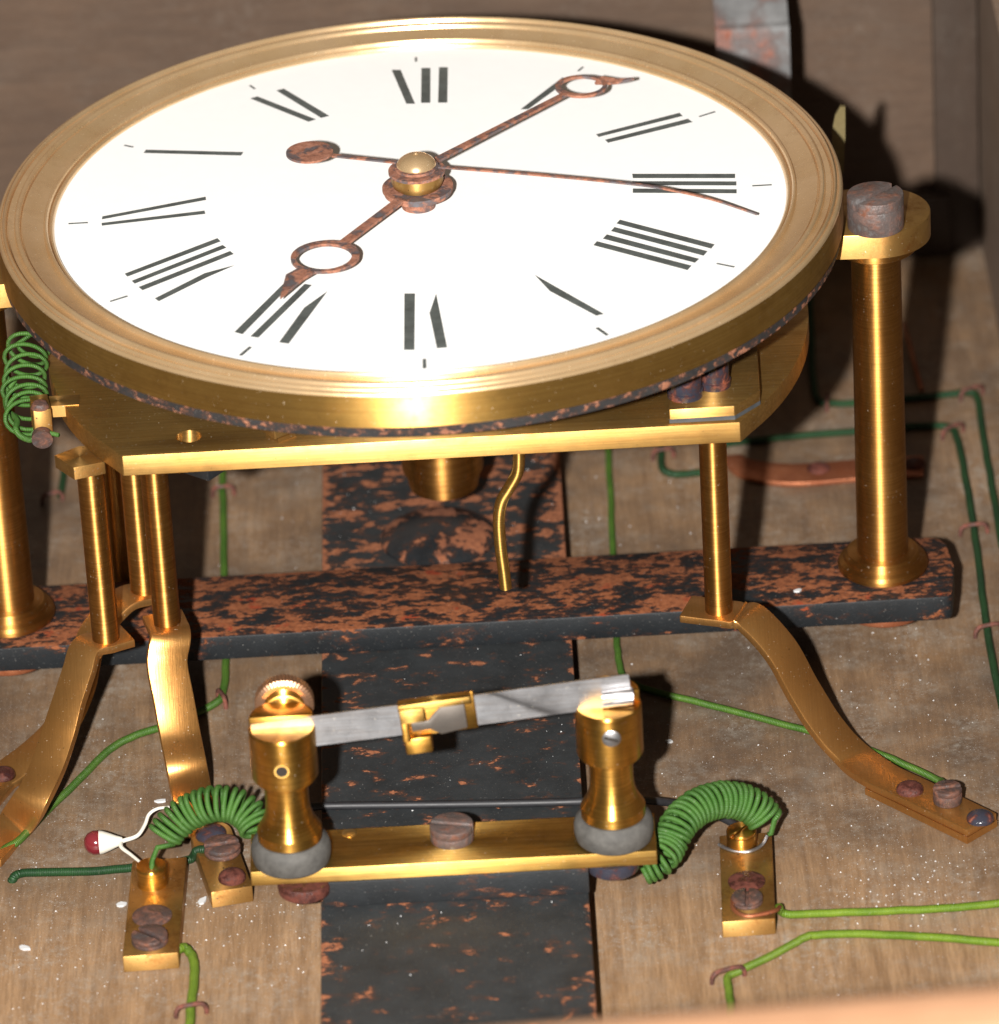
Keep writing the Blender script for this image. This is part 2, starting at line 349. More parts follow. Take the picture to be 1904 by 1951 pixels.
def strap(bm, pts, wdir, w, t, per=10, raw=False):
    p = [Vector(q) for q in pts] if raw else smooth_path(pts, per); rings = []
    m = len(p)
    for i in range(m):
        T = (p[min(i+1, m-1)]-p[max(i-1, 0)]).normalized()
        if isinstance(wdir, list):
            s = i/(m-1)*(len(wdir)-1); k = min(int(s), len(wdir)-2); W = Vector(wdir[k]).lerp(Vector(wdir[k+1]), s-k)
        else: W = Vector(wdir)
        W = (W-T*W.dot(T)).normalized(); N = T.cross(W)
        ww = w(i/(m-1)) if callable(w) else w
        rings.append([bm.verts.new(p[i]+W*a*ww/2+N*b*t/2) for a, b in ((-1, -1), (1, -1), (1, 1), (-1, 1))])
    for a, b in zip(rings, rings[1:]):
        for k in range(4): bm.faces.new((a[k], a[(k+1) % 4], b[(k+1) % 4], b[k]))
    bm.faces.new(rings[0][::-1]); bm.faces.new(rings[-1]); return bm
def slotted(parent, c, r, h, mat, name='screw', slot=0.6, sw=1.1, sd=1.3, bev=0.35, tilt=None):
    """cheese-head screw: a turned head with a real slot cut across it"""
    bm = BM(); n = 40; z = c[2]; ca, sa = math.cos(slot), math.sin(slot)
    def seg(sgn):
        pts = []
        y0 = sw/2; a0 = math.asin(min(0.99, y0/r))
        for i in range(21):
            a = a0+(math.pi-2*a0)*i/20; x, y = r*math.cos(a), r*math.sin(a)*1.0
            x, y = x*sgn, y*sgn; pts.append((c[0]+x*ca-y*sa, c[1]+x*sa+y*ca))
        return pts
    lathe(bm, [(0, z), (r, z), (r, z+h-sd), (0, z+h-sd)], (c[0], c[1], 0), n)
    for s in (1, -1): prism(bm, seg(s), z+h-sd, z+h)
    return mesh(name, bm, mat, parent, bevel=bev, ang=40)
def domed(parent, c, r, h, mat, name='screw', slot=None):
    bm = BM(); lathe(bm, [(r, 0), (r, h*0.15)]+[(r*math.cos(a), h*0.15+h*0.85*math.sin(a)) for a in [math.pi/2*k/8 for k in range(1, 8)]]+[(0, h)], c, 32)
    o = mesh(name, bm, mat, parent)
    return o

# ================================================================== THE SETTING
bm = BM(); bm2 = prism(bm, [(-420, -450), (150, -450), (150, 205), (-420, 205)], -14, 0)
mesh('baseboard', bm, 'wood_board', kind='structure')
bm = box(BM(), (-135, 213, 120), (586, 16, 268)); mesh('back_wall', bm, 'wood_wall', kind='structure')
bm = box(BM(), (158, -110, 40), (16, 629, 108)); mesh('side_wall', bm, 'wood_side', kind='structure')

# front edge of the case, a long way nearer to the lens
fe = V(952, 1950, -430)
bm = box(BM(), (fe.x, -430-8, fe.z/2-7), (760, 16, fe.z+14))
rm_ = Matrix.Translation((fe.x, -430, 0)) @ Matrix.Rotation(0.055, 4, 'Z') @ Matrix.Translation((-fe.x, 430, 0))
bmesh.ops.transform(bm, matrix=rm_, verts=bm.verts)
mesh('front_wall', bm, 'wood_near', bevel=2.5, seg=3, kind='structure')

# dark corner rails of the case
bm = box(BM(), (143.5, 203.0, 130), (12, 4, 258)); 
o = mesh('corner_rail', bm, 'wood_dark', loc=(143, 203, 0), label='dark upright wooden rail in the corner of the case', cat='rail', bevel=0.6)
bm = box(BM(), (129, 202, 9), (24, 6, 17.9))
o = mesh('corner_block', bm, 'wood_dark', loc=(129, 202, 0), label='dark low wooden block at the foot of the corner rail', cat='block', bevel=0.6)

# ================================================================== IRON BARS
UB = 10.0                       # top of the upright bar
up = thing('upright_bar', 'wide black painted iron bar, flecked with rust, lying on the board under everything', 'iron bar', (0, -40, 0))
bm = box(BM(), (0, -62, UB/2), (61, 490, UB)); mesh('bar_body', bm, 'iron_upright', up, bevel=0.5)
dm = thing('dome_button', 'shiny black domed iron button, rust patched, under the brass cup', 'button', (-1.2, 39.5, UB))
bm = lathe(BM(), [(14.6, 0), (14.6, 0.8), (13.6, 1.6), (11.5, 2.6), (9, 3.4), (6, 4.0), (3, 4.3), (0, 4.4)], (-1.2, 39.5, UB), 64); mesh('dome', bm, 'iron_dome', dm)
CB = 16.7
cr = thing('cross_bar', 'heavily rusted black iron cross bar carrying the two brass pillars', 'iron bar', (0, 0, UB))
po = [(-140, -15), (119.5, -15)] + [(121.5+2.2*math.sin(a), -11+(-4)*math.cos(a)) for a in [0.4, 0.8, 1.2, 1.57]] + [(125.0, 0)] + [(124.0, 11), (122.3, 14), (119.5, 15)] + [(-140, 15)]
bm = prism(BM(), po, UB+0.05, CB); mesh('bar_body', bm, 'iron_cross', cr, bevel=0.6)
for sx in (-107.3, 107.5):
    bm = lathe(BM(), [(0, 0), (10.6, 0), (10.9, 0.3), (10.9, 3.2), (0, 3.2)], (sx, -1.0, UB-3.2), 48); mesh('clamp_nut', bm, 'copper', cr, bevel=0.4)

# ================================================================== CONTACT ASSEMBLY AT THE FRONT
PT = 20.6; PB = 16.8
fl = A(478, 1662, PT); frr = A(1252, 1621, PT); bl = A(498, 1590, PT); br = A(1250, 1545, PT)
y0 = (fl.y+frr.y)/2; y1 = (bl.y+br.y)/2; x0 = -45.9; x1 = 46.4
ct = thing('contact_assembly', 'brass contact plate with two turned posts holding a steel spring strip', 'contact', (0, (y0+y1)/2, UB))
bm = box(BM(), (0.4, (y0+y1)/2-0.8, (UB+PB)/2), (60.6, y1-y0-1.5, PB-UB-0.02)); mesh('spacer_block', bm, 'iron_spacer', ct, bevel=0.4)
tw = (frr.y-fl.y)/2
bm = prism(BM(), [(x0, y0-tw), (x1, y0+tw), (x1, y1+tw), (x0, y1-tw)], PB, PT); mesh('base_plate', bm, 'brass_bright', ct, bevel=0.3)
pc = A(862, 1598, PT); slotted(ct, (pc.x, pc.y, PT-0.05), 5.0, 4.2, 'screw_top', slot=-0.25, sw=0.8, sd=2.0)
rv = A(666, 1588, PT); bm = lathe(BM(), [(1.7, 0), (1.7, 0.15), (1.2, 0.28), (0, 0.3)], (rv.x, rv.y, PT), 24); mesh('rivet', bm, 'rivet', ct)
POSTS = []
for (gx, gy, nm) in ((555, 1618, 'l'), (1170, 1574, 'r')):
    q = A(gx, gy, PT+3.0); X, Y = q.x, q.y; POSTS.append((X, Y))
    g = 9.1
    bm = lathe(BM(), [(0, 0), (8.0, 0), (8.7, 0.6), (g, 2.2), (g, 4.0), (8.6, 5.6), (7.6, 6.4), (0, 6.4)], (X, Y, PT), 56); mesh('rubber_grommet', bm, 'rubber', ct)
    b = PT+6.3; pr = [(0, 0), (7.1, 0), (7.35, 0.3), (7.35, 2.6), (7.0, 3.1), (6.2, 4.6), (5.7, 5.4), (5.6, 6.0), (5.15, 7.5), (4.95, 10), (5.05, 14.2), (5.35, 15.2), (5.6, 15.6), (7.1, 16.2), (7.55, 17.0), (7.55, 28.8), (7.2, 29.3)]
    if nm == 'l': pr += [(0, 29.3)]
    else: pr += [(0, 29.3)]
    bm = lathe(BM(), pr, (X, Y, b), 56); ps = mesh('post', bm, 'brass_post', ct, ang=30)
    hz_ = b+22.0 if nm == 'l' else b+24.5
    xo = -0.4 if nm == 'l' else 0.3
    if nm == 'l':
        bm = lathe(BM(), [(1.4, -7.50), (1.35, -7.64), (0, -7.64)], (X+xo, Y, hz_), 24, axis=(0, 1, 0)); mesh('screw_hole', bm, 'hole_shade', ps)  # flush dark disc, the hole's shade put in as colour
        bm = lathe(BM(), [(1.75, -7.60), (1.7, -7.72), (1.35, -7.72), (1.3, -7.5), (1.75, -7.5)], (X+xo, Y, hz_), 24, axis=(0, 1, 0)); mesh('hole_rim', bm, 'brass_bright', ps)
    else:
        bm = lathe(BM(), [(2.1, -7.58), (2.1, -7.75), (1.8, -7.95), (0, -7.98)], (X+xo, Y, hz_), 28, axis=(0, 1, 0)); sw = mesh('grub_screw', bm, 'steel', ps)
        bm = box(BM(), (X+xo, Y-7.97, hz_), (3.4, 0.12, 0.75), 0.35, 'Y'); mesh('slot', bm, 'hole_shade', sw)  # dark bar on the screw face, the slot's shade put in as colour
    for ax in (-5.9,):
        pass
(lx, ly), (rx, ry) = POSTS
topz = PT+6.3+29.3
# steel strip set on edge between the posts
sa = Vector((lx-6.6, ly-0.6, topz-2.6)); sb = Vector((rx+5.2, ry-1.5, topz+4.2))
pts = [sa.lerp(sb, k/8)+Vector((0, 0.12*math.sin(k*1.1), 0)) for k in range(9)]
bm = strap(BM(), pts, (0, 0.05, 1), 7.6, 0.5); st = mesh('spring_strip', bm, 'steel', ct)
# rolled end that lies over the right-hand post
rc = sb+Vector((-3.0, -1.2, -1.4)); pts = []
for k in range(15):
    a = 0.5+k/14*4.3; pts.append(rc+Vector((0, -1.5*math.cos(a)*1.0, 1.9*math.sin(a))))
bm = strap(BM(), pts, (1, 0, 0.11), 7.0, 0.35, raw=True); mesh('rolled_end', bm, 'steel', st)
# clamp cheek under the strip on the right post
bm = prism(BM(), [(rx+7.2*math.cos(a), ry+7.2*math.sin(a)) for a in [math.pi*k/20 for k in range(21)]], topz-0.05, topz+3.0); mesh('clamp_cheek', bm, 'brass_post', ct, bevel=0.3)
# knurled nut and half-round clamp behind the strip on the left post
bm = prism(BM(), [(lx+7.35*math.cos(a), ly+0.2+7.3*math.sin(a)) for a in [math.pi*k/20 for k in range(21)]], topz-0.05, topz+2.4); mesh('clamp_cheek', bm, 'brass_post', ct, bevel=0.4)
kn = BM(); n = 96; z0_ = []
for yy, rr in ((0, 5.6), (0.5, 6.5), (3.4, 6.5), (3.9, 5.8)):
    z0_.append([kn.verts.new((lx+0.6+(rr+(0.22 if i % 2 else -0.1)*(rr > 6.2))*math.cos(2*math.pi*i/n), ly+7.6+yy, topz+0.4+(rr+(0.22 if i % 2 else -0.1)*(rr > 6.2))*math.sin(2*math.pi*i/n))) for i in range(n)])
for a, b in zip(z0_, z0_[1:]):
    for i in range(n): kn.faces.new((a[i], a[(i+1) % n], b[(i+1) % n], b[i]))
kn.faces.new(z0_[0]); kn.faces.new(z0_[-1]); nut = mesh('knurled_nut', kn, 'brass_rose', ct, ang=20)
bm = lathe(BM(), [(0, 2.0), (1.6, 1.8), (4.6, 0), (4.8, -0.6), (0, -0.6)], (lx+0.6, ly+7.5, topz+0.4), 40, axis=(0, -1, 0)); mesh('nut_cone', bm, 'brass_post', nut)
for X, Y, m_ in ((lx+2.5, ly-2.2, 'screw_red'), (rx-0.6, ry-1.8, 'screw_blue')):
    bm = lathe(BM(), [(0, 0), (5.8, 0), (6.2, -1), (6.0, -2.8), (4.8, -3.8), (0, -4.0)], (X, Y, PB), 32); mesh('underside_nut', bm, m_, ct)
# brass clip riding on the strip
k0 = V(835, 1358, (ly+ry)/2-1.0); ux = (sb-sa).normalized(); uz = Vector((-ux.z, 0, ux.x))
def clip(cx, cz, w, h, y0_, y1_, nm, mat, poly=None, parent=ct, bev=0.25):
    b = BM()
    if poly is None: poly = [(cx-w/2, cz-h/2), (cx+w/2, cz-h/2), (cx+w/2, cz+h/2), (cx-w/2, cz+h/2)]
    prism(b, poly, 0, 1)
    for v in b.verts:
        f = v.co.z; v.co = k0+ux*v.co.x+uz*v.co.y+Vector((0, y0_+(y1_-y0_)*f, 0))
    return mesh(nm, b, mat, parent, bevel=bev)
cl = clip(0, 0, 17.0, 9.6, -0.9, -0.2, 'brass_clip', 'brass_post')
clip(-0.4, 4.2, 16.4, 1.8, -3.6, -0.95, 'clip_lip', 'brass_bright', parent=cl)
clip(-5.6, 2.6, 5.6, 3.6, -4.6, -3.7, 'clip_block', 'brass_bright', parent=cl)
clip(-7.6, -1.8, 1.8, 5.4, -3.6, -0.95, 'clip_cheek', 'brass_post', parent=cl)
clip(-5.2, -6.0, 6.2, 4.2, -3.4, -0.95, 'clip_foot', 'brass_post', parent=cl, bev=0.5)
clip(0, 0, 0, 0, -2.6, -2.0, 'steel_tongue', 'steel_grey', poly=[(-6.2, -2.6), (-2.0, -2.6), (0.2, -4.2), (6.2, -3.4), (6.2, 3.0), (1.0, 3.0), (-1.2, 1.0), (-2.2, -0.2), (-6.2, -0.2)], parent=cl)

# ================================================================== BRASS PILLARS
def pillar(X, Y, label):
    t = thing('brass_pillar', label, 'pillar', (X, Y, CB), 'turned brass pillars on the cross bar')
    bm = lathe(BM(), [(0, 0), (10.2, 0), (10.9, 0.6), (11.1, 1.6), (10.7, 2.6), (10.1, 3.0), (9.6, 3.3), (9.4, 4.2), (8.6, 5.0), (7.6, 5.2), (0, 5.2)], (X, Y, CB+0.02), 64); mesh('base_flange', bm, 'brass_turned', t, ang=25)
    bm = lathe(BM(), [(0, 0), (6.25, 0), (6.2, 20), (6.0, 60), (5.95, 82.0), (0, 82.0)], (X, Y, CB+5.0), 64); mesh('shaft', bm, 'brass_turned', t)
    bm = lathe(BM(), [(0, 0), (6.1, 0), (9.2, 0.8), (9.9, 1.2), (9.9, 4.2), (0, 4.2)], (X, Y, CB+87.0), 64); mesh('collar', bm, 'brass_turned', t, bevel=0.2)
    return t
pr_ = V(1681, 1080, 1.0); PRX, PRY = 107.6, 1.0
pillar(PRX, PRY, 'tall brass pillar standing before the copper strip'); pillar(-106.4, 0.0, 'tall brass pillar standing beside the bent brass brackets and green spring')
PT_TOP = CB+91.2

# ================================================================== DIAL
dl = thing('clock_dial', 'round white clock dial with roman numerals in a wide brass bezel', 'clock dial', (0, 0, ZD-8.6))
bm = lathe(BM(), [(0, -1.2), (87.6, -1.2), (87.6, 0), (0, 0)], (0, 0, ZD), 128); mesh('dial_face', bm, 'enamel', dl)
prof = [(86.6, -0.6), (86.6, 0.2), (86.75, 0.8), (87.1, 1.15), (87.5, 1.1), (87.7, 0.6), (87.8, 0.6), (87.95, 1.5), (88.3, 1.95), (88.7, 1.95), (89.0, 1.5), (89.1, 0.75), (89.4, 0.75), (90.6, 1.0), (92.2, 1.5), (93.6, 2.15), (94.0, 2.3), (94.1, 1.9), (94.25, 1.9), (94.45, 2.7), (94.9, 3.2), (95.4, 3.25), (95.8, 2.9), (95.95, 2.1), (96.2, 2.1), (97.3, 2.5), (97.4, 2.0), (97.55, 2.0), (97.75, 3.0), (98.2, 3.35), (98.6, 3.1), (98.75, 2.4), (98.9, 2.4), (99.1, 2.75), (99.5, 2.7), (99.8, 2.4), (99.95, 1.9), (96, 1.85), (96, -0.6), (86.6, -0.6)]
bm = lathe(BM(), prof, (0, 0, ZD), 220); mesh('bezel', bm, 'brass_bezel', dl, ang=50)
bm = lathe(BM(), [(97, 1.8), (99.9, 1.8), (100, 1.6), (100, -5.8), (99.8, -6.0), (97, -6.0), (97, 1.8)], (0, 0, ZD), 220); mesh('rim_wall', bm, 'brass_rim', dl, ang=28)
bm = lathe(BM(), [(0, -8.7), (99.2, -8.7), (99.6, -8.4), (99.6, -6.1), (0, -6.1)], (0, 0, ZD), 160); mesh('backing_disc', bm, 'iron_disc', dl, ang=30)
# lugs on the pillars
for sx, X, Y in ((1, PRX, PRY), (-1, -106.4, 0.0)):
    xi = 93*sx; ro = 12.8
    cx = X+0.4*sx
    poly = [(xi, Y-12.8*0.93), (cx, Y-ro)] + [(cx+sx*ro*math.cos(a), Y+ro*math.sin(a)) for a in [-math.pi/2+math.pi*k/24 for k in range(1, 24)]] + [(cx, Y+ro), (xi, Y+12)]
    if sx < 0: poly = poly[::-1]
    zt = ZD-8.8
    bm = prism(BM(), poly, PT_TOP+0.02, zt-0.05); mesh('mounting_lug', bm, 'brass_block', dl, bevel=0.35)
    if sx > 0:
        q = A(1668, 372, zt+8.0); sw_ = slotted(dl, (q.x, q.y, zt-0.06), 6.7, 8.6, 'screw_top', slot=0.75, sw=1.3, sd=2.4, bev=0.3)
# numerals: strokes as they stand in the photograph, each numeral one part
def P(ox, oy, k, pts): return [(ox+k*x, oy+k*y) for x, y in pts]
zA = lambda p: P(457.3, 114.3, 0.3603, p); z1 = lambda p: P(0, 0, 0.5004, p); z2 = lambda p: P(952.8, 0, 0.4996, p); z3 = lambda p: P(0, 533.5, 0.3603, p)
NUM = [
 [zA([(803, 52), (850, 52), (926, 231), (880, 231)]), zA([(960, 42), (1008, 42), (1007, 226), (958, 226)]), zA([(1053, 38), (1100, 38), (1097, 225), (1048, 225)])],
 [zA([(1485, 260), (1525, 260), (1740, 104), (1706, 92)])],
 [z2([(367, 512), (377, 522), (697, 442), (685, 430)]), z2([(401, 533), (413, 544), (735, 465), (717, 453)])],
 [z2([(505, 663), (897, 663), (897, 679), (507, 679)]), z2([(505, 691), (902, 692), (902, 707), (508, 706)]), z2([(507, 719), (903, 722), (903, 737), (507, 735)])],
 [z2([(445, 852), (458, 838), (819, 932), (806, 948)]), z2([(424, 881), (437, 866), (792, 958), (777, 975)]), z2([(393, 910), (408, 894), (760, 987), (744, 1002)]), z2([(357, 935), (370, 920), (731, 1013), (716, 1030)])],
 [zA([(1560, 1137), (1640, 1222), (1885, 1352), (1925, 1343)])],
 [zA([(870, 1235), (926, 1235), (923, 1533), (868, 1533)]), zA([(1038, 1236), (1003, 1338), (1042, 1524), (1096, 1520)])],
 [[(548, 533), (563, 534), (462.3, 636.9), (446.8, 632.6)], [(580.6, 541), (594.2, 543), (492.6, 643.2), (477.1, 641.1)], zA([(463, 1223), (340, 1310), (207, 1493), (258, 1500)])],
 [z1([(475, 1042), (485, 1053), (840, 919), (828, 907)]), z1([(502, 1069), (513, 1080), (862, 943), (848, 933)]), z1([(528, 1093), (543, 1105), (890, 967), (876, 956)]), z1([(590, 1136), (605, 1147), (790, 1055), (893, 1010), (780, 1040)])],
 [z1([(390, 824), (388, 835), (785, 761), (783, 749)]), z1([(387, 849), (388, 859), (782, 814), (779, 802)])],
 [z1([(547, 582), (556, 570), (927, 579), (918, 592)])],
 [zA([(55, 203), (92, 192), (402, 314), (363, 326)]), zA([(193, 161), (232, 151), (472, 295), (430, 306)])],
]
for strokes in NUM:
    bm = BM()
    for pl in strokes:
        q = [A(x, y, ZD) for x, y in pl]; prism(bm, [(v.x, v.y) for v in q], ZD+0.004, ZD+0.05)
    mesh('numeral', bm, 'ink', dl)
for h in range(12):
    a = math.radians(30*h); w = 0.42 if h in (5, 6, 7) else 0.30; l = 2.3 if h not in (12,) else 1.2
    if h in (0, 11, 1, 10): l = 1.3
    bm = BM(); m = Matrix.Rotation(-a, 4, 'Z')
    prism(bm, [(-w, 81-l), (w, 81-l), (w, 81+l), (-w, 81+l)], ZD+0.004, ZD+0.05)
    for v in bm.verts: v.co = m @ v.co
    mesh('hour_mark', bm, 'ink', dl)
# hands
def dirv(a, b): d = (b-a); d.z = 0; return d.normalized()
def hand_mesh(hub, hubr, ringc, ro, ri, tip, w0, w1, z, th, ecc=0.0, zend=None):
    """hub disc, tapering bar, open ring and arrow tip cut from one sheet"""
    d = dirv(hub, ringc); nrm = Vector((-d.y, d.x, 0)); bm = BM()
    prism(bm, circ(hub.x, hub.y, hubr, 48), z, z+th)
    a = hub+d*(hubr-0.6); b = ringc-d*(ro-0.5)
    prism(bm, [((a+nrm*w0).x, (a+nrm*w0).y), ((a-nrm*w0).x, (a-nrm*w0).y), ((b-nrm*w1).x, (b-nrm*w1).y), ((b+nrm*w1).x, (b+nrm*w1).y)], z+0.02, z+th-0.02)
    ic = ringc+d*ecc
    prism(bm, circ(ringc.x, ringc.y, ro, 48), z, z+th, [circ(ic.x, ic.y, ri, 48)])
    return bm, d, nrm
zh = ZD+4.6
hub = Vector((-1.2, 0.6, 0)); hub = A(796, 355, zh+0.6)
rc_ = A(620, 492, zh); tp = A(534, 571, zh)
bm, d, nr = hand_mesh(hub, 8.4, rc_, 8.0, 6.5, tp, 1.25, 1.2, zh, 0.7, 0.55)
e = rc_+d*7.4; tp2 = Vector((tp.x, tp.y, 0))
sh = e+d*4.6
prism(bm, [((e+nr*2.2).x, (e+nr*2.2).y), ((e-nr*2.2).x, (e-nr*2.2).y), ((sh-nr*3.0).x, (sh-nr*3.0).y), (tp2.x, tp2.y), ((sh+nr*1.6).x, (sh+nr*1.6).y)], zh+0.02, zh+0.68)
mesh('hour_hand', bm, 'hand', dl, label='short rusted hour hand with open ring')
# the washer and the collet under the hour hand, and the minute collet
bm = lathe(BM(), [(0, ZD), (4.0, ZD), (4.0, zh-1.0), (8.0, zh-0.9), (8.0, zh-0.02), (0, zh-0.02)], (hub.x, hub.y, 0), 48); mesh('hour_collet', bm, 'hand', dl, ang=30)
zm = ZD+9.0
hm = A(794, 330, zm); hm = Vector((hub.x, hub.y, 0))
bm = lathe(BM(), [(0, zh+0.72), (5.3, zh+0.72), (5.8, zh+1.2), (6.2, zh+2.4), (6.0, zm-0.02), (0, zm-0.02)], (hub.x, hub.y, 0), 48); mesh('minute_collet', bm, 'brass_block', dl, ang=30)
rm = A(1108, 171, zm-2.0)
bm, d, nr = hand_mesh(hm, 6.7, rm, 6.3, 5.1, None, 1.0, 0.8, zm, 0.7, 0.25)
# shoulder at the inner end of the ring and the bent tip
tpm = A(1208, 150, zm-0.5); e = rm+d*5.8
# dips slightly towards the ring end
for v in bm.verts:
    s_ = max(0.0, (Vector((v.co.x, v.co.y, 0))-Vector((hm.x, hm.y, 0))).dot(d)); v.co.z -= 2.0*min(1.0, s_/75)**1.5
b2 = strap(BM(), [Vector((e.x, e.y, zm-1.65)), Vector((e.x, e.y, zm-1.65)).lerp(Vector((tpm.x, tpm.y, zm-0.6)), 0.5)-Vector((0, 0.9, 0)), Vector((tpm.x, tpm.y, zm-0.5))], (-d.y, d.x, 0), lambda s: 2.3*(1-s)**0.7+0.25, 0.6)
me_ = bpy.data.meshes.new('t'); b2.to_mesh(me_); b2.free(); bm.from_mesh(me_)
mesh('minute_hand', bm, 'hand', dl, label='long rusted minute hand with open ring and bent tip')
# seconds hand with round counterweight
zs = ZD+10.4
s0 = A(590, 290, zs); s1 = A(1212, 351, zs-0.4); s2 = A(1290, 364, zs-1.6); s3 = A(1443, 408, zs-7.4)
sp_ = [A(634, 296, zs), A(720, 305, zs), A(800, 313.5, zs), A(850, 318.5, zs), A(1030, 333, zs), s1, s2, A(1362, 381, zs-4.6), s3]
bm = strap(BM(), sp_, (0, 1, 0), lambda s: 0.8*(1-s)+0.55, 0.4); prism(bm, circ(s0.x, s0.y, 5.6, 40), zs-0.28, zs+0.26)
prism(bm, circ(hub.x, hub.y, 5.2, 40), zs-0.3, zs+0.3)
mesh('seconds_hand', bm, 'hand', dl, label='thin rusted seconds hand with round counterweight and bent tip')
bm = lathe(BM(), [(0, zm+0.68), (4.4, zm+0.68), (4.4, zs+0.35), (4.7, zs+0.6), (4.6, zs+1.0), (4.1, zs+1.7), (3.2, zs+2.4), (2.0, zs+2.95), (0.7, zs+3.15), (0.5, zs+2.9), (0, zs+2.9)], (hub.x, hub.y, 0), 48); mesh('hub_cap', bm, 'brass_bezel', dl, ang=40)

# ================================================================== MOVEMENT PLATE UNDER THE DIAL
MT, MB_ = 90.5, 85.2
mp = thing('movement_plate', 'thick brass movement plate with flat front edge and rounded sides under the dial', 'brass plate', (0, 0, MB_))
Rp = 91.0; fy = -56.8; al = math.acos(71.6/Rp)
poly = [(-71.6, fy), (71.6, fy)] + [(Rp*math.cos(a), Rp*math.sin(a)) for a in [-al+(math.pi/2+al+0.0)*k/40 for k in range(1, 30)]] + [(30, 80), (-30, 80)]
poly = [(-71.6, fy), (71.6, fy)]
for k in range(1, 36):
    a = -al+(al+1.1)*k/35; poly.append((Rp*math.cos(a), Rp*math.sin(a)))
for k in range(1, 36):
    a = (math.pi-1.1)+(al+1.1)*k/35
    if k < 35: poly.append((Rp*math.cos(a), Rp*math.sin(a)))
ho = A(360, 831, MT)
bm = prism(BM(), poly, MB_, MT, [circ(ho.x, ho.y, 2.9, 32)]); mesh('plate_body', bm, 'brass_plate', mp, bevel=0.3)
sub = [(1275.2, 780.6), (1400.3, 773.4), (1448.5, 744.6), (1442, 640), (1268, 650)]
q = [A(x, y, 94.1) for x, y in sub]; q = [(v.x, v.y) for v in q]
bm = prism(BM(), q, MT+0.02, MT+1.05); mesh('insulating_strip', bm, 'fibre', mp)
bm = prism(BM(), q, MT+1.07, 94.1); cp = mesh('cover_plate', bm, 'brass_plate', mp, bevel=0.25)
for (x, y, r) in ((1306, 752, 3.9), (1362, 733, 3.5)):
    v = A(x, y, 94.1); bm = lathe(BM(), [(0, 0), (r+0.3, 0), (r+0.3, 1.6), (r, 1.7), (r, 10.5), (r-0.4, 11), (0, 11)], (v.x, v.y, 94.05), 36); mesh('screw', bm, 'screw_blue', mp, ang=30)
# small brass cock under the disc, dark block under the plate
v = A(541, 838, MT+4.0); bm = box(BM(), (v.x-1.5, v.y+8.0, MT+8.0), (10, 12, 8), 0.62); mesh('cock', bm, 'brass_block', mp, bevel=0.3)
bm = box(BM(), (v.x-1.0, v.y+9.5, MT+2.1), (5, 5, 4.2), 0.62); mesh('cock_stem', bm, 'brass_block', mp)
v = V(392, 919, -42); bm = box(BM(), (v.x, v.y+6.5, v.z+(MB_-v.z)/2), (9, 9, MB_-v.z), 0.9); mesh('armature_block', bm, 'iron_spacer', mp, bevel=0.3)
# brass cup hanging over the domed button
cz = V(838, 963, 29.5).z
bm = lathe(BM(), [(0, 0), (7.8, 0), (8.6, 0.6), (9.4, 4.8), (10.0, 5.2), (10.2, 6.0), (10.2, 22), (9.0, 23), (9.0, MB_-cz-0.02), (0, MB_-cz-0.02)], (1.0, 39.5, cz), 56); mesh('brass_cup', bm, 'brass_turned', mp, ang=30)
# wavy brass wire hanging from the plate
Yw = -50
pts = [V(990, 850, Yw)+Vector((0, 0, 2)), V(989, 868, Yw), V(986, 900, Yw), V(970, 930, Yw), V(956, 955, Yw), V(951, 990, Yw), V(954, 1040, Yw), V(960, 1085, Yw), V(964, 1120, Yw)]
pts[0].z = MB_-0.05; pts[0].x = pts[1].x
bm = tube(BM(), pts, 1.45, 14); mesh('hanging_wire', bm, 'brass_bright', mp)
# side terminal: brass lug with two rusty screws, and the side bar over a leg
v = V(78, 806, -34); bm = box(BM(), (v.x, v.y+3, v.z), (4.4, 8, 8), 0.15); lg = mesh('side_lug', bm, 'brass_block', mp, bevel=0.4)
bm = box(BM(), (v.x+4.0, v.y+6, v.z+1), (10, 5, 3)); mesh('lug_arm', bm, 'brass_block', mp)
bm = lathe(BM(), [(0, 0), (2.3, 0), (2.5, 0.5), (2.5, 2.2), (0, 2.4)], (v.x+0.2, v.y-1.2, v.z-2.4), 28, axis=(0, -1, -0.15)); mesh('screw', bm, 'screw_rust', mp)
bm = lathe(BM(), [(0, 0), (2.2, 0), (1.6, 1.3), (0, 1.6)], (v.x+0.1, v.y+0.5, v.z+3.9), 24); mesh('screw', bm, 'screw_rust', mp)

# ================================================================== BENT BRASS LEGS
def leg(label, rod, top, path, wd, wid=9.6, group='bent brass brackets with round rods', tk=2.0, screws=()):
    X, Y, h = rod
    t = thing('bent_bracket', label, 'bracket', path[-1][:2]+(0,) if not isinstance(path[-1], Vector) else (path[-1].x, path[-1].y, 0), group)
    bm = lathe(BM(), [(0, 0), (3.25, 0), (3.25, top-h), (0, top-h)], (X, Y, h), 40); mesh('rod', bm, 'brass_turned', t)
    bm = strap(BM(), path, wd, wid, tk); mesh('strap', bm, 'brass_strap', t, bevel=0.35)
    return t
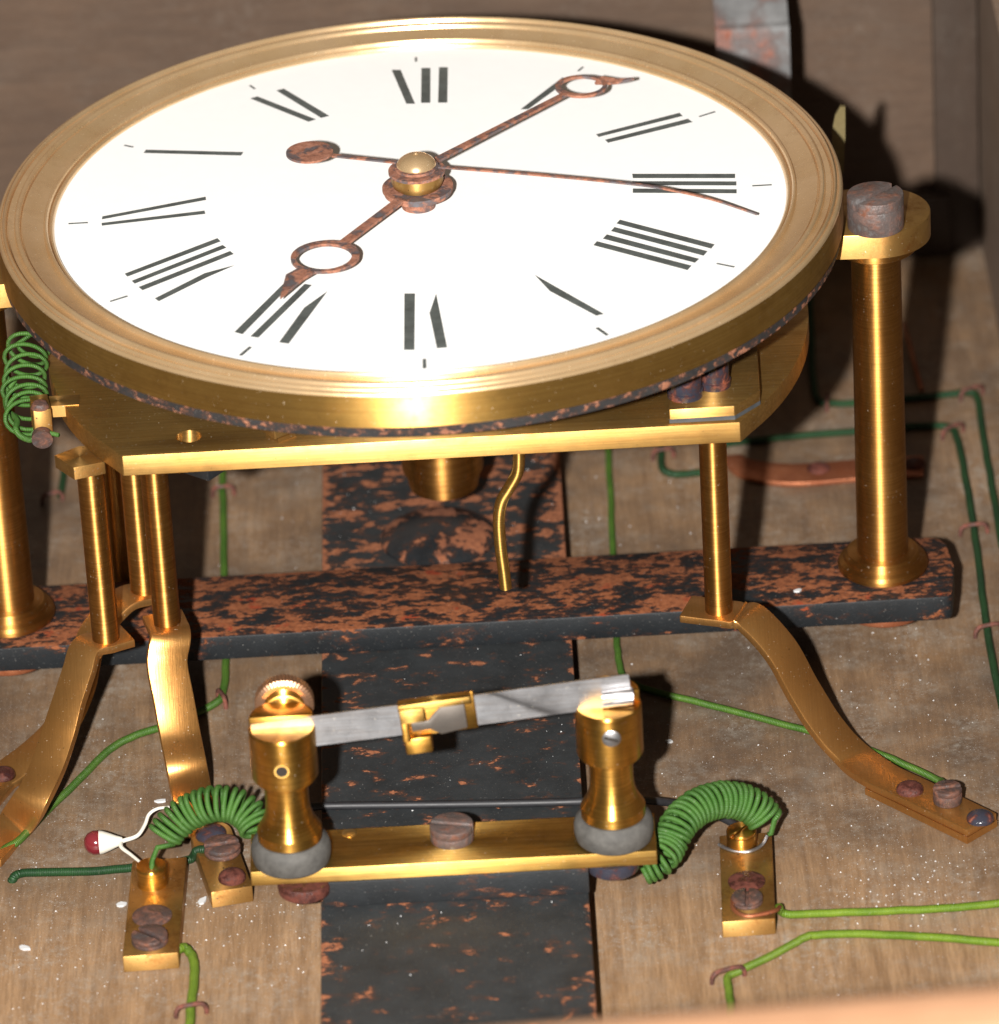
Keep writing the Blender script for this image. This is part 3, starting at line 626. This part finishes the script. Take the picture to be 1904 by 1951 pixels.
# right leg
foot0 = A(1677, 1478, 3.0); foot1 = A(1872, 1572, 3.0); ff = (foot1-foot0).normalized()
pd = [Vector((57.5, -45.6, 35)), Vector((63, -47.6, 35)), Vector((69, -49.8, 35)), Vector((73, -51.4, 34.4)), V(1488, 1240, -55), V(1530, 1315, -57.5), V(1575, 1385, -60.5), V(1625, 1440, -64)]
pd += [foot0, foot0.lerp(foot1, 0.33), foot0.lerp(foot1, 0.66), foot1]
nrm = Vector((-ff.y, ff.x, 0))
ld = leg('bent brass bracket with three screws in its foot, near the right coiled wire', (65.3, -48.5, 36), MB_-0.02, pd, [(0.55, 0.84, 0)]*2+[(0.67, 0.74, 0)]*4+[(0.6, 0.8, 0), nrm, nrm, nrm, nrm], wid=10.0)
bm = strap(BM(), [foot0+Vector((0, 0, -1.95)), foot1+Vector((0, 0, -1.95))], nrm, 10.3, 1.8); mesh('foot_packing', bm, 'brass_strap', ld)
for (x, y, k) in ((1734, 1496, 'd'), (1806, 1517, 's'), (1868, 1551, 'd')):
    v = A(x, y, 5.4)
    if k == 'd': domed(ld, (v.x, v.y, 3.95), 3.2, 2.0, 'screw_red' if x < 1800 else 'screw_blue')
    else: slotted(ld, (v.x, v.y, 3.95), 3.4, 4.0, 'screw_rust', slot=0.1, sw=0.8)
# left legs
fa = A(22, 1580, 1.2); fa2 = A(-30, 1640, 1.2)
pa = [Vector((-75.0, -43.6, 35)), Vector((-80, -46, 35)), Vector((-84.5, -48.2, 34.8)), V(151, 1278, -52), V(132, 1336, -56), V(113, 1398, -61), V(92, 1460, -67), V(62, 1522, -74), fa, fa2]
leg('bent brass bracket coming down over the darker bracket, beside the long green wire', (-80, -46, 36), 83.5, pa, [(0.70, -0.71, 0)]*3+[(0.76, -0.65, 0)]*2+[(0.87, -0.48, 0)]*5, wid=8.7)
pb = [Vector((-67.0, -35.0, 35)), Vector((-65.7, -40, 35)), Vector((-64.8, -45, 34.8)), V(318, 1262, -48.5), V(330, 1330, -53.5), V(343, 1400, -59), V(356, 1465, -66), A(368, 1530, 1.2), A(378, 1590, 1.2)]
leg('bent brass bracket running down to the coiled green wire with bright polished face', (-65.6, -40, 36), MB_-0.02, pb, (0.955, 0.29, 0), wid=9.7)
pc_ = [Vector((-67.5, -21.5, 35)), Vector((-71.5, -24, 35)), Vector((-77, -27, 34.7)), V(176, 1215, -31), V(152, 1310, -36), V(112, 1390, -42), V(55, 1445, -48), A(0, 1487, 1.2), A(-40, 1530, 1.2)]
lc = leg('bent brass bracket half hidden behind the bracket beside the long green wire', (-71.5, -24, 36), MB_-0.02, pc_, [(0.45, -0.9, 0)]*3+[(0.6, -0.8, 0)]*6, wid=9.4)
v = A(4, 1468, 6); domed(lc, (v.x, v.y, v.z-1.5), 3.0, 2.0, 'screw_red')
pe = [Vector((-71, 7, 35)), Vector((-75.3, 4, 35)), Vector((-82, 0, 34.5)), Vector((-92, -9, 22)), Vector((-98, -22, 18.2)), ]
v = V(224, 1082, 5); 
te = thing('brass_rod', 'thin brass rod standing in shade behind the other rods', 'rod', (v.x, 22, 0)); bm = lathe(BM(), [(0, 0), (2.9, 0), (2.9, MB_-0.04), (0, MB_-0.04)], (v.x, 22, 0.02), 32); mesh('rod', bm, 'brass_turned', te); bm = lathe(BM(), [(0, 0), (4.2, 0), (4.2, 6.5), (0, 6.5)], (v.x, 22, 0.01), 32); mesh('foot_collar', bm, 'brass_block', te, bevel=0.3)
# side bar at the top of the front-left rod
bm = prism(BM(), [(-90.5, -36), (-87.5, -50.5), (-66, -46.5), (-66, -34)], 83.4, 85.1); 
sbp = [A(103, 868, 85), A(140, 892, 85), A(200, 880, 85), A(200, 850, 85), A(150, 850, 85)]
bm = prism(BM(), [(p_.x, p_.y) for p_ in sbp], 81.9, 85.1); mesh('side_bar', bm, 'brass_block', mp, bevel=0.25)

# ================================================================== TERMINAL BLOCKS
def block(label, fl_, fr_, bl_, h, grp=None):
    f0, f1, b0 = A(*fl_, h), A(*fr_, h), A(*bl_, h); b1 = f1+(b0-f0)
    c = (f0+b1)/2; t = thing('terminal_block', label, 'terminal', (c.x, c.y, 0), 'brass terminal blocks')
    bm = prism(BM(), [(q.x, q.y) for q in (f0, f1, b1, b0)], 0.02, h); mesh('block_body', bm, 'brass_block', t, bevel=0.3)
    return t
tl = block('brass terminal block under the red and white bead component', (233, 1823), (340, 1815), (252, 1640), 4.4)
v = A(291, 1690, 4.4); bm = lathe(BM(), [(0, 0), (3.6, 0), (3.65, 4.6), (3.4, 5.0), (0, 5.0)], (v.x, v.y+1.5, 4.35), 40); mesh('thumb_screw', bm, 'brass_post', tl, ang=30)
v = A(290, 1746, 4.4); bm = lathe(BM(), [(4.6, 0), (4.6, 0.3), (3.4, 0.7), (0, 0.8)], (v.x, v.y, 4.38), 32); mesh('screw', bm, 'screw_rust', tl)
v = A(286, 1795, 4.4); slotted(tl, (v.x, v.y, 4.35), 4.2, 2.4, 'screw_rust', slot=-0.7, bev=0.5)
tr = block('brass terminal block beside the right coiled wire', (1376, 1757), (1478, 1750), (1371, 1592), 4.4)
v = A(1414, 1612, 4.4); slotted(tr, (v.x, v.y, 4.35), 3.5, 4.6, 'brass_post', slot=0.85, sw=0.8, sd=1.0)
v = A(1423, 1680, 4.4); bm = lathe(BM(), [(4.3, 0), (4.3, 0.25), (3.4, 0.55), (0, 0.7)], (v.x, v.y, 4.38), 32); mesh('screw', bm, 'screw_red', tr)
v = A(1424, 1719, 4.4); slotted(tr, (v.x, v.y, 4.35), 3.6, 1.8, 'screw_rust', slot=1.5, sw=0.7, sd=0.9); wv = v
bm = tube(BM(), [A(1396, 1712, 5.3), A(1398, 1732, 5.3), A(1420, 1745, 5.3), A(1452, 1742, 5.3), A(1478, 1735, 5.3), A(1486, 1728, 4.5)], 0.5, 8); mesh('wire_loop', bm, 'copper', tr)
bm = tube(BM(), [A(1370, 1609, 4.9), A(1385, 1617, 4.9), A(1405, 1622, 4.9), A(1430, 1622, 4.9), A(1452, 1610, 5.3), A(1462, 1592, 7.0)], 0.42, 8); mesh('wire_loop', bm, 'steel', tr)
tm = thing('terminal_block', 'small rounded brass terminal block tilted beneath the left coil', 'terminal', (-54, -90, 0), 'brass terminal blocks')
c0, c1 = A(440, 1690, 4.4), A(402, 1585, 4.4); dd = (c1-c0).normalized(); nn = Vector((-dd.y, dd.x, 0)); w = 4.9
poly = [c0+nn*w-dd*1, c0-nn*w-dd*1, c1-nn*w] + [c1+(-nn*math.cos(a)+dd*math.sin(a))*w for a in [math.pi*k/12 for k in range(1, 12)]] + [c1+nn*w]
bm = prism(BM(), [(q.x, q.y) for q in poly], 0.02, 4.4); mesh('block_body', bm, 'brass_block', tm, bevel=0.3)
v = A(402, 1587, 5.0); domed(tm, (v.x, v.y, 4.35), 3.7, 2.2, 'screw_blue')
v = A(424, 1620, 5.0); slotted(tm, (v.x, v.y, 4.35), 4.3, 2.6, 'screw_rust', slot=0.2, bev=0.5)
v = A(442, 1670, 5.0); domed(tm, (v.x, v.y, 4.35), 3.2, 2.4, 'screw_red')

# ================================================================== COILED WIRES
def coil(label, center, R, turns, wr, lead0, lead1, mat, jit=0.02, phase=0.0, per=18, spread=None):
    hp = helix(center, R, turns, per, phase, jit, spread=spread or (lambda s: s+0.004*math.sin(s*23+1)+0.003*math.sin(s*51))); pts = [Vector(p_) for p_ in lead0]+hp+[Vector(p_) for p_ in lead1]
    bm = tube(BM(), pts, wr, 10, smooth=False)
    z = min(v.co.z for v in bm.verts)
    return mesh('coiled_wire', bm, mat, loc=(center[0].x, center[0].y, z), label=label, cat='wire', group='green silk covered coiled wires', ang=180)
cyl = -99.0
cpl = [V(494, 1592, -108), V(478, 1562, -105), V(452, 1543, -103), V(420, 1536, -102), V(385, 1542, -101), V(350, 1560, -101), V(326, 1582, -102), V(310, 1603, -103)]
tb = A(291, 1672, 8.5)
coil('green coiled wire arching from the left post to the block with the red bead', [p_+Vector((0, 0, 0.8)) for p_ in cpl], 3.75, 18.5, 0.64, [], [V(300, 1615, -104), V(290, 1640, -104), A(289, 1665, 8.6)], 'silk_coil')
cpr = [V(1222, 1658, -118), V(1255, 1642, -117), V(1276, 1612, -113), V(1293, 1578, -110), V(1322, 1548, -106), V(1362, 1531, -103), V(1402, 1531, -101), V(1440, 1546, -101), V(1462, 1572, -102)]
coil('green coiled wire arching from under the contact plate to the block beside it', [p_+Vector((0, 0, 0.8)) for p_ in cpr], 3.85, 29, 0.64, [], [V(1470, 1588, -103), A(1463, 1590, 7.0)], 'silk_coil', phase=1.0)
cpb = [V(62, 648, -6), V(50, 690, -12), V(48, 730, -18), V(48, 770, -24), V(54, 800, -30)]
coil('loose springy green wire coil hanging beside the left side of the movement plate', cpb, 4.9, 8.2, 0.52, [V(62, 636, -2)], [V(72, 815, -33), V(92, 824, -36), V(112, 829, -38)], 'silk_coil', jit=0.10, phase=2.0, per=22)
cpb2 = [V(22, 742, -16), V(26, 770, -22), V(36, 800, -28), V(56, 826, -33)]
hp = smooth_path([V(30, 720, -14), V(12, 750, -16), V(14, 780, -20), V(32, 800, -26), V(30, 816, -30), V(38, 830, -32), V(56, 838, -34), V(66, 834, -35)], 8)
bm = tube(BM(), hp, 0.7, 10, smooth=False); mesh('wire_end', bm, 'silk_coil', loc=(hp[-1].x, hp[-1].y, hp[-1].z), label='stray end of green wire curling below the loose green coil', cat='wire')

# ================================================================== STRAIGHT WIRES
def wire(label, px, mat, r=1.0, h=None, group='green silk covered wires pinned to the board'):
    hh = r+0.05 if h is None else h
    pts = [A(p_[0], p_[1], p_[2] if len(p_) > 2 else hh) for p_ in px]
    # even, slightly wavering run
    pts = [smooth_path(pts, 3)[k] for k in range((len(pts)-1)*3+1)]
    pts = [q+Vector((random.uniform(-0.12, 0.12), random.uniform(-0.12, 0.12), random.uniform(0, 0.08))) if 0 < k < len(pts)-1 else q for k, q in enumerate(pts)]
    bm = tube(BM(), pts, r, 10, per=5)
    return mesh('green_wire', bm, mat, loc=(pts[0].x, pts[0].y, 0), label=label, cat='wire', group=group, ang=180)
wire('long green wire running from the board pin past the two front brackets beside it', [(-20, 1640), (10, 1618), (40, 1598), (90, 1545), (150, 1487), (195, 1440), (225, 1418), (262, 1400), (300, 1388), (345, 1371), (385, 1354), (416, 1336), (423, 1326), (428, 1300), (430, 1255), (428, 1180), (427, 1090), (426, 1000), (424, 935), (423, 880)], 'silk_bright', 0.95)
wire('green wire crossing the board to the bracket foot with three screws', [(1158, 840), (1160, 880), (1164, 960), (1168, 1060), (1172, 1150), (1175, 1215), (1179, 1255), (1188, 1288), (1208, 1304), (1260, 1321), (1350, 1343), (1440, 1366), (1530, 1390), (1600, 1410), (1680, 1438), (1740, 1464), (1782, 1484), (1797, 1490, 2.0), (1803, 1500, 5.0)], 'silk_bright', 0.85)
wire('dark green wire running behind the block with the red bead', [(22, 1681, -0.8), (24, 1677, 0.3), (31, 1668), (48, 1664), (120, 1662), (200, 1659), (260, 1652), (310, 1646), (350, 1641), (368, 1634), (374, 1622, 4.0), (392, 1618, 5.2)], 'silk_dark', 1.05)
wire('bright green wire leaving the block beside the right coil', [(1484, 1728, 3.6), (1490, 1738), (1508, 1743), (1560, 1741), (1640, 1738), (1720, 1735), (1800, 1731), (1870, 1725), (1930, 1720)], 'silk_lime', 0.95)
wire('yellow green wire with a bend held down by a dark staple', [(1396, 1990), (1393, 1930), (1389, 1885), (1388, 1862), (1410, 1850), (1460, 1826), (1510, 1800), (1532, 1788), (1555, 1782), (1620, 1780), (1720, 1783), (1820, 1789), (1930, 1799)], 'silk_lime', 0.95)
wire('yellow green wire curling away from the block with the red bead', [(336, 1812, 2.2), (346, 1806, 2.0), (358, 1810), (368, 1828), (371, 1850), (368, 1885), (363, 1920), (360, 1990)], 'silk_lime', 1.1)
wire('green wire squaring round the foot of the brass pillar before the side wall', [(1543, 560), (1545, 610), (1548, 690), (1553, 745), (1563, 765), (1590, 769), (1640, 768), (1720, 760), (1800, 752), (1846, 748), (1862, 757), (1868, 790), (1876, 840), (1886, 900), (1896, 960), (1910, 1040)], 'silk_dark', 0.95)
wire('green wire passing behind the brass pillar and down past the cross bar end', [(1370, 848), (1420, 841), (1520, 831), (1620, 823), (1720, 814), (1780, 811), (1810, 815), (1822, 830), (1832, 870), (1842, 920), (1852, 980), (1862, 1050), (1872, 1130), (1882, 1200), (1892, 1260), (1906, 1330), (1930, 1420)], 'silk_dark', 0.95)
wire('short green wire with a square bend behind the bracket with three screws', [(1262, 820), (1260, 855), (1261, 885), (1268, 899), (1290, 904), (1320, 902), (1350, 899)], 'silk_dark', 0.95)
wire('short green wire between the pillar and rods beside the loose green coil', [(124, 880), (120, 910), (115, 945)], 'silk_dark', 0.9)
wire('short dim green wire behind the thin brass rods', [(205, 905), (203, 960), (206, 1010)], 'silk_dark', 0.9)

# ------------------------------------------------------------------ staples
def staple(label, x, y, ang, w=5.6, mat='staple', wr=0.55):
    c = A(x, y, 0); u = Vector((math.cos(ang), math.sin(ang), 0)); hgt = 2.75
    pts = [c-u*w/2+Vector((0, 0, -0.4)), c-u*w/2*0.95+Vector((0, 0, hgt*0.6)), c-u*w*0.3+Vector((0, 0, hgt)), c+u*w*0.3+Vector((0, 0, hgt)), c+u*w/2*0.95+Vector((0, 0, hgt*0.6)), c+u*w/2+Vector((0, 0, -0.4))]
    bm = tube(BM(), pts, wr, 8); mesh('wire_staple', bm, mat, loc=(c.x, c.y, 0), label=label, cat='staple', group='rusty staples over the green wires')
staple('rusty red staple pinning the long green wire by the bright polished bracket', 423, 1340, -1.2)
staple('dark staple holding the bend of the yellow green wire', 1388, 1867, 0.35, 8)
staple('dark staple over the yellow green wire below the block with the red bead', 365, 1935, 0.2, 7)
staple('rusty staple over the short square bent wire behind the bracket with three screws', 1264, 874, 0.2)
staple('rusty staple beside the brass pillar on the wire behind it', 1577, 775, 1.45)
staple('rusty staple at the corner bend of the wire near the side wall', 1852, 757, 0.5, 7)
staple('rusty staple at the corner bend of the wire passing behind the pillar', 1816, 830, 0.6, 7)
staple('rusty staple over the wire just above the cross bar end', 1856, 1018, 0.15, 7)
staple('rusty staple over the wire below the cross bar end', 1884, 1210, 0.3, 7)
staple('rusty staple over the green wire behind the cross bar, beside the upright bar', 426, 945, 0.1)
staple('rusty staple near the foot of the left brass pillar', 100, 958, 0.4)

# ================================================================== OTHER SMALL THINGS
# black rubber cable behind the contact plate
pts = [A(560, 1540, UB+1.0), A(620, 1536, UB+1.0), A(760, 1534, UB+0.95), A(900, 1532, UB+0.95), A(1050, 1529, UB+0.95), A(1150, 1526, UB+1.0), A(1230, 1525, UB), A(1290, 1532, 6), A(1350, 1548, 3), A(1395, 1568, 2.2), A(1420, 1590, 2)]
bm = tube(BM(), pts, 0.95, 12); mesh('black_cable', bm, 'cable', loc=(0, pts[0].y, UB), label='thin black rubber cable lying behind the contact plate', cat='cable', ang=180)
# red and white bead component with two leads
b0 = A(178, 1606, 5.2); b1 = A(240, 1602, 5.2)
dv = (b1-b0).normalized()
bd = thing('bead_component', 'red and white dipped bead component with two thin white leads', 'component', (b0.x, b0.y, 1.2))
bm = lathe(BM(), [(0, -2.2), (1.2, -2.1), (2.3, -1.3), (2.9, 0), (2.85, 1.3), (2.5, 2.2), (0, 2.2)], b0, 32, axis=dv); mesh('bead', bm, 'bead_red', bd)
bm = lathe(BM(), [(0, 1.4), (2.84, 1.4), (2.7, 2.2), (2.1, 3.8), (1.4, 5.4), (0.9, 6.8), (0, 7.0)], b0, 32, axis=dv); mesh('bead_tip', bm, 'white_paint', bd)
e_ = b0+dv*6.4
bm = tube(BM(), [e_, A(238, 1601, 5.3), A(262, 1592, 5.4), A(276, 1572, 6), A(284, 1552, 7), A(300, 1541, 8), A(322, 1538, 9)], 0.42, 8, taper=lambda s: 1.3-0.5*s); mesh('lead', bm, 'white_paint', bd)
bm = tube(BM(), [e_, A(232, 1615, 5.3), A(250, 1629, 5.6), A(272, 1647, 6.0)], 0.42, 8, taper=lambda s: 1.3-0.5*s); mesh('lead', bm, 'white_paint', bd)
# copper strip behind the right pillar
fp = [(1372, 868), (1400, 897), (1440, 912), (1500, 919), (1560, 917), (1640, 910), (1760, 902)]
fr_ = [A(x, y, 1.5) for x, y in fp]; bk = [A(x, y, 1.5) for x, y in ((1760, 866), (1640, 874), (1560, 880), (1500, 882), (1440, 876), (1410, 864))]
bm = prism(BM(), [(v.x, v.y) for v in smooth_path(fr_, 6)+smooth_path(bk, 6)], 0.02, 1.5)
cs = thing('copper_strip', 'flat copper strip with a curved bright edge behind the brass pillar', 'strip', (95, 85, 0)); mesh('strip_body', bm, 'copper', cs, bevel=0.3)
for x, y in ((1560, 893), (1742, 885)):
    v = A(x, y, 1.5); domed(cs, (v.x, v.y, 1.48), 3.0, 1.2, 'screw_red')
# rusty steel strap at the back, bent over at the top
Ys = 150
w0, w1 = V(1365, 100, Ys), V(1505, 100, Ys); xm = (w0.x+w1.x)/2; ww = w1.x-w0.x; hb = V(1435, 75, Ys).z
ss = thing('steel_strap', 'rusted grey steel strap bent over at the top behind the dial', 'strap', (xm, Ys, 0))
bm = strap(BM(), [Vector((xm, Ys, 0.05)), Vector((xm, Ys, hb*0.5)), Vector((xm, Ys, hb-1)), Vector((xm, Ys+2, hb+2.5)), Vector((xm, Ys+10, hb+7)), Vector((xm, Ys+30, hb+17)), Vector((xm, Ys+54, hb+29))], (1, 0, 0), ww, 2.2, per=6); mesh('strap_body', bm, 'strap_steel', ss, bevel=0.3)
# pale brass blade behind the bezel
Yb = 60
lb = [V(1588, 330, Yb), V(1586, 250, Yb), V(1592, 220, Yb), V(1602, 203, Yb), V(1611, 204, Yb), V(1611, 260, Yb), V(1608, 330, Yb)]
q0 = min(v.z for v in lb)
bm = BM(); prism(bm, [(v.x, v.z) for v in lb][::-1], 0, 1.2)
for v in bm.verts: v.co = Vector((v.co.x, Yb+v.co.z, v.co.y))
mesh('rear_blade', bm, 'olive_brass', dl)
bm = box(BM(), ((lb[0].x+56)/2, Yb+2.3, q0+2), (lb[0].x-52, 2, 3.5)); mesh('blade_arm', bm, 'brass_block', dl)
bm = box(BM(), (57, Yb+2.3, (q0+ZD-8.7)/2), (3, 3, ZD-8.75-q0)); mesh('blade_stub', bm, 'brass_block', dl)
# stray thin wire on the board behind the pillar
bm = tube(BM(), [A(1722, 615, 0.5), A(1732, 650, 2.5), A(1745, 700, 2.0), A(1757, 744, 0.5)], 0.6, 8); mesh('stray_wire', bm, 'copper', loc=(118, 110, 0), label='thin brown stray wire slanting across the board behind the pillar', cat='wire')
# loose flakes of white paint
def flake(label, x, y, h, a, l, w_):
    c = A(x, y, h); bm = BM(); u = Vector((math.cos(a), math.sin(a), 0)); n_ = Vector((-u.y, u.x, 0)); pts = []
    for k in range(9):
        t = 2*math.pi*k/9; rr = random.uniform(0.75, 1.1); q = c+u*math.cos(t)*l*rr+n_*math.sin(t)*w_*rr; pts.append((q.x, q.y))
    prism(bm, pts, h+0.02, h+0.45); mesh('paint_flake', bm, 'flake', loc=(c.x, c.y, h), label=label, cat='flake', group='loose white paint flakes')
flake('white flake lying on the rusty cross bar', 1520, 1127, CB, 0.4, 1.1, 0.7)
flake('long pale flake lying between the two left terminal blocks', 386, 1718, 0, 1.1, 1.7, 0.8)
flake('pale flake beside the block with the red bead', 231, 1725, 0, 0.3, 1.3, 0.9)
flake('white flake lying near the red and white bead', 306, 1528, 0, 0.1, 1.5, 0.6)
flake('white flake on bare board beyond the black cable', 1275, 1414, 0, -0.3, 1.0, 0.7)
flake('white flake resting against the lower black bar', 617, 1842, 0, 1.5, 1.7, 0.7)
flake('white flake on the bare board below the dark green wire', 46, 1808, 0, -0.5, 1.6, 0.8)
flake('white flake under the bracket foot with three screws', 1826, 1588, 0, -0.2, 1.4, 0.6)

# crumbs of dust and swarf that have settled on the board and the bars
bm = BM(); rd = random.Random(11)
spots_ = [(1750, 1690, 14, 150), (1690, 1650, 22, 90), (120, 1500, 30, 130), (420, 1760, 26, 130), (560, 1720, 18, 90), (300, 1700, 30, 90), (1350, 1400, 40, 120), (1600, 1350, 50, 110), (560, 1000, 40, 120), (1250, 980, 35, 110), (90, 1820, 25, 110), (1600, 1850, 45, 90), (1800, 1300, 30, 60)]
for (x, y, sd_, n_) in spots_:
    c0_ = A(x, y, 0)
    for k in range(n_):
        px_, py_ = c0_.x+rd.gauss(0, sd_*0.75), c0_.y+rd.gauss(0, sd_*0.75)
        if py_ > 190 or px_ > 147: continue
        z_ = UB+0.02 if abs(px_) < 30 else 0.02
        if abs(px_) > 28 and abs(px_) < 33: continue
        r_ = 0.09+0.22*rd.random()**3; a_ = rd.random()*6.3
        v_ = [bm.verts.new((px_+r_*math.cos(a_+q*2.1)*(0.7+0.6*rd.random()), py_+r_*math.sin(a_+q*2.1), z_)) for q in range(3)]+[bm.verts.new((px_, py_, z_+r_*0.9))]
        for q in ((0, 1, 3), (1, 2, 3), (2, 0, 3), (2, 1, 0)): bm.faces.new([v_[w_] for w_ in q])
mesh('dust_crumbs', bm, 'flake', loc=(0, -90, 0), label='scattered pale dust crumbs on the board and iron bar', cat='dust', kind='stuff', ang=10)
